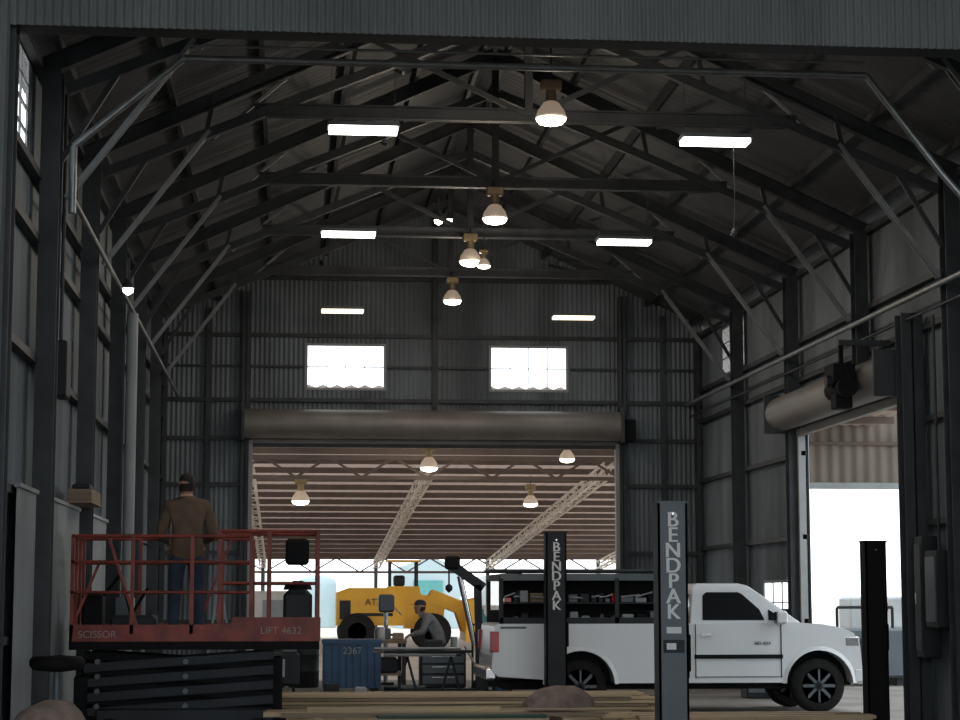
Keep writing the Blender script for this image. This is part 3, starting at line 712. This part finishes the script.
# ------------------------------------------------------------------ rear canopy
b=MB()
def zc(y): return 5.95-(y-44)*(2.65/42)
cx0,cx1=-16,14.2
n=int((cx1-cx0)/.3*4); v=[];f=[]
for i in range(n+1):
    x=cx0+(cx1-cx0)*i/n; o=.03*math.sin(2*math.pi*x/.3)
    v+=[(x,42.5,zc(42.5)+.12+o),(x,86,zc(86)+.12+o)]
for i in range(n): f.append((2*i,2*i+1,2*i+3,2*i+2))
b.add(v,f,'cana',True)
y=44
while y<86: b.box(cx0,cx1,y-.04,y+.04,zc(y)-.06,zc(y)+.1,'canb'); y+=2.0
for x in (-10.7,-5.9,-1.1,3.7,8.5,13.3):
    for dx in (-.12,.12):
        b.beam((x+dx,53,zc(53)-.12),(x+dx,86,zc(86)-.12),.04,.06,'canl')
        b.beam((x+dx,53,zc(53)-.45),(x+dx,86,zc(86)-.4),.04,.06,'canl')
    yy=53; k=1
    while yy<85:
        for dx in (-.12,.12): b.beam((x+dx,yy,zc(yy)-.12 if k>0 else zc(yy)-.45),(x+dx,yy+.9,zc(yy)-.45 if k>0 else zc(yy)-.15),.03,.04,'canl')
        b.beam((x-.12*k,yy,zc(yy)-.45),(x+.12*k,yy+.9,zc(yy)-.47),.03,.03,'canl')
        yy+=.9; k=-k
    b.beam((x,86,0),(x,86,zc(86)),.16,.16,'liftg')
for x in (-10.7,-5.9,-3.5,11.5,13.3): b.beam((x,52,0),(x,52,zc(52)),.2,.2,'liftg')
for (yt_,zt,zb,stp) in ((52,5.3,4.78,.85),(85.8,3.35,2.75,1.0)):
    b.beam((cx0,yt_,zt),(cx1,yt_,zt),.1,.12,'canb'); b.beam((cx0,yt_,zb),(cx1,yt_,zb),.1,.10,'canb')
    x=cx0;k=1
    while x<cx1-stp: b.beam((x,yt_,zt if k>0 else zb),(x+stp,yt_,zb if k>0 else zt),.06,.06,'canb'); x+=stp;k=-k
b.done('canopy_shed')
highbay(3.5,50.5,4.95,30,1.2,5.7); highbay(.3,56,4.35,30,1.3,5.1); highbay(6.75,56,4.3,15,1.1,5.1); highbay(6.75,48.5,5.05,10,1.0,5.6)

# side outbuilding seen through side door
b=MB(); b.corr('x',9.4,26,4.4,8.5,47.5,'tan',pitch=.3,amp=.03); b.box(9.4,26,47.4,47.6,4.3,4.45,'panel')
b.beam((9.4,47.4,5.4),(26,47.4,5.4),.08,.08,'canb')
for x in (9.5,25.8): b.beam((x,47.6,0),(x,47.6,8.4),.2,.2,'liftg')
b.box(9.4,26,43.2,50,8.4,8.5,'roof'); b.done('outbuilding_awning')
b=MB(); b.box(19.3,22.5,68,69.5,.6,1.7,'panel',.08).box(22.5,24.4,68,69.5,.6,1.3,'liftg',.08)
for x in (20.2,23.1): b.lathe((x,67.95,.42),[(.1,0),(.38,0),(.42,.05),(.42,.2),(.1,.22)],'tyre',20,'y'); b.lathe((x,69.4,.42),[(.1,0),(.38,0),(.42,.05),(.42,.2),(.1,.22)],'tyre',20,'y')
b.box(19.8,20.6,67.9,68,1.2,1.5,'red'); b.beam((23.5,68.2,1.3),(23.5,68.2,2.2),.08,.08,'liftd'); b.done('service_trailer')
b=MB(); b.box(10.3,12.0,38.0,39.2,.15,1.1,'liftg',.05).box(10.5,11.2,37.95,38.0,.3,.9,'liftd').box(10.4,10.6,38.1,39.1,0,.15,'liftd').box(11.7,11.9,38.1,39.1,0,.15,'liftd').path([(10.6,38.3,1.1),(10.6,38.3,1.5),(11.7,38.3,1.5),(11.7,38.3,1.1)],.03,'liftd').done('generator')

# ------------------------------------------------------------------ lumber etc. (foreground)
b=MB(); random.seed(3)
for x in (.2,2.0,4.0): b.box(x,x+.1,26.0,27.0,0,.12,'wood2')
for L in range(8):
    z=.12+L*.042
    for j in range(6):
        if L==7 and j in (1,4): continue
        o=random.uniform(-.25,.25); b.box(-.3+o,4.6+o*1.5,26.02+j*.16,26.16+j*.16,z,z+.034,'wood' if random.random()<.7 else 'wood2')
b.done('lumber_stack')
b=MB()
for x in (4.5,6.5): b.box(x,x+.1,24.0,25.0,0,.1,'wood2')
for L in range(4):
    z=.1+L*.045
    for j in range(5):
        o=random.uniform(-.3,.3); b.box(4.1+o,7.0+o,24.02+j*.19,24.18+j*.19,z,z+.04,'wood' if random.random()<.6 else 'wood2')
b.done('lumber_stack')
b=MB()
for x in (.3,2.8):
    for y in (20.3,21.2):
        b.beam((x-.18,y,0),(x,y,.42),.05,.06,'wood2'); b.beam((x+.18,y,0),(x,y,.42),.05,.06,'wood2')
    b.beam((x,20.2,.45),(x,21.3,.45),.08,.08,'wood')
b.box(.9,2.6,20.22,20.5,.49,.52,'ply')
for j in range(5):
    o=random.uniform(-.35,.3); b.box(-.1+o,3.2+o,20.52+j*.155,20.66+j*.155,.49,.53,'wood' if j%3 else 'wood2')
b.box(.2,2.2,20.9,21.04,.53,.57,'wood'); b.done('sawhorse_table')
def sack(name,x,y,z,sx,sy,sz,seed,k='burlap'):
    random.seed(seed); b=MB(); N=24; rings=[]
    ph=[random.uniform(0,6) for _ in range(4)]
    for i in range(11):
        t=i/10; r=(math.cos(t*math.pi/2))**.4 if i<10 else .06
        rings.append([(x+sx*r*math.cos(a)*(1+.10*math.sin(3*a+ph[0])+.06*math.sin(5*a+ph[1]+t*3)),y+sy*r*math.sin(a)*(1+.08*math.sin(2*a+ph[2])),z+sz*t*(1+.25*math.cos(a+ph[3])*r)) for a in [j*2*math.pi/N for j in range(N)]])
    b.loft(rings,k,True,True); return b.done(name)
sack('burlap_sack',2.75,20.75,.57,.36,.2,.22,4)
sack('canvas_tarp',-2.1,17.95,.0,.48,.36,.80,12)
# shop stool
b=MB(); g0=(-2.1,18.75)
b.lathe((g0[0],g0[1],1.02),[(.05,0),(.22,.02),(.25,.06),(.25,.11),(.22,.14),(.05,.15)],'black',24)
b.cyl((g0[0],g0[1],.25),(g0[0],g0[1],1.03),.03,'liftg'); b.lathe((g0[0],g0[1],.42),[(.19,0),(.2,.015),(.19,.03)],'liftd')
for i in range(5):
    a=i*2*math.pi/5+.3; b.beam((g0[0],g0[1],.28),(g0[0]+.28*math.cos(a),g0[1]+.28*math.sin(a),.05),.04,.04,'liftd'); b.cyl((g0[0]+.28*math.cos(a)-.02,g0[1]+.28*math.sin(a),.035),(g0[0]+.28*math.cos(a)+.02,g0[1]+.28*math.sin(a),.035),.035,'tyre')
b.done('shop_stool')

# ------------------------------------------------------------------ world + camera
w=bpy.data.worlds.new('sky'); S.world=w; w.use_nodes=True
bg=w.node_tree.nodes['Background']; bg.inputs[0].default_value=(.90,.96,1,1); bg.inputs[1].default_value=2.7
cam=bpy.data.cameras.new('camera'); co=bpy.data.objects.new('camera',cam); C.collection.objects.link(co)
cam.sensor_width=36; cam.lens=75; cam.clip_end=600
co.location=(0,0,1.7); d=Vector((.095,1,.119)); co.rotation_euler=d.to_track_quat('-Z','Y').to_euler()
S.camera=co
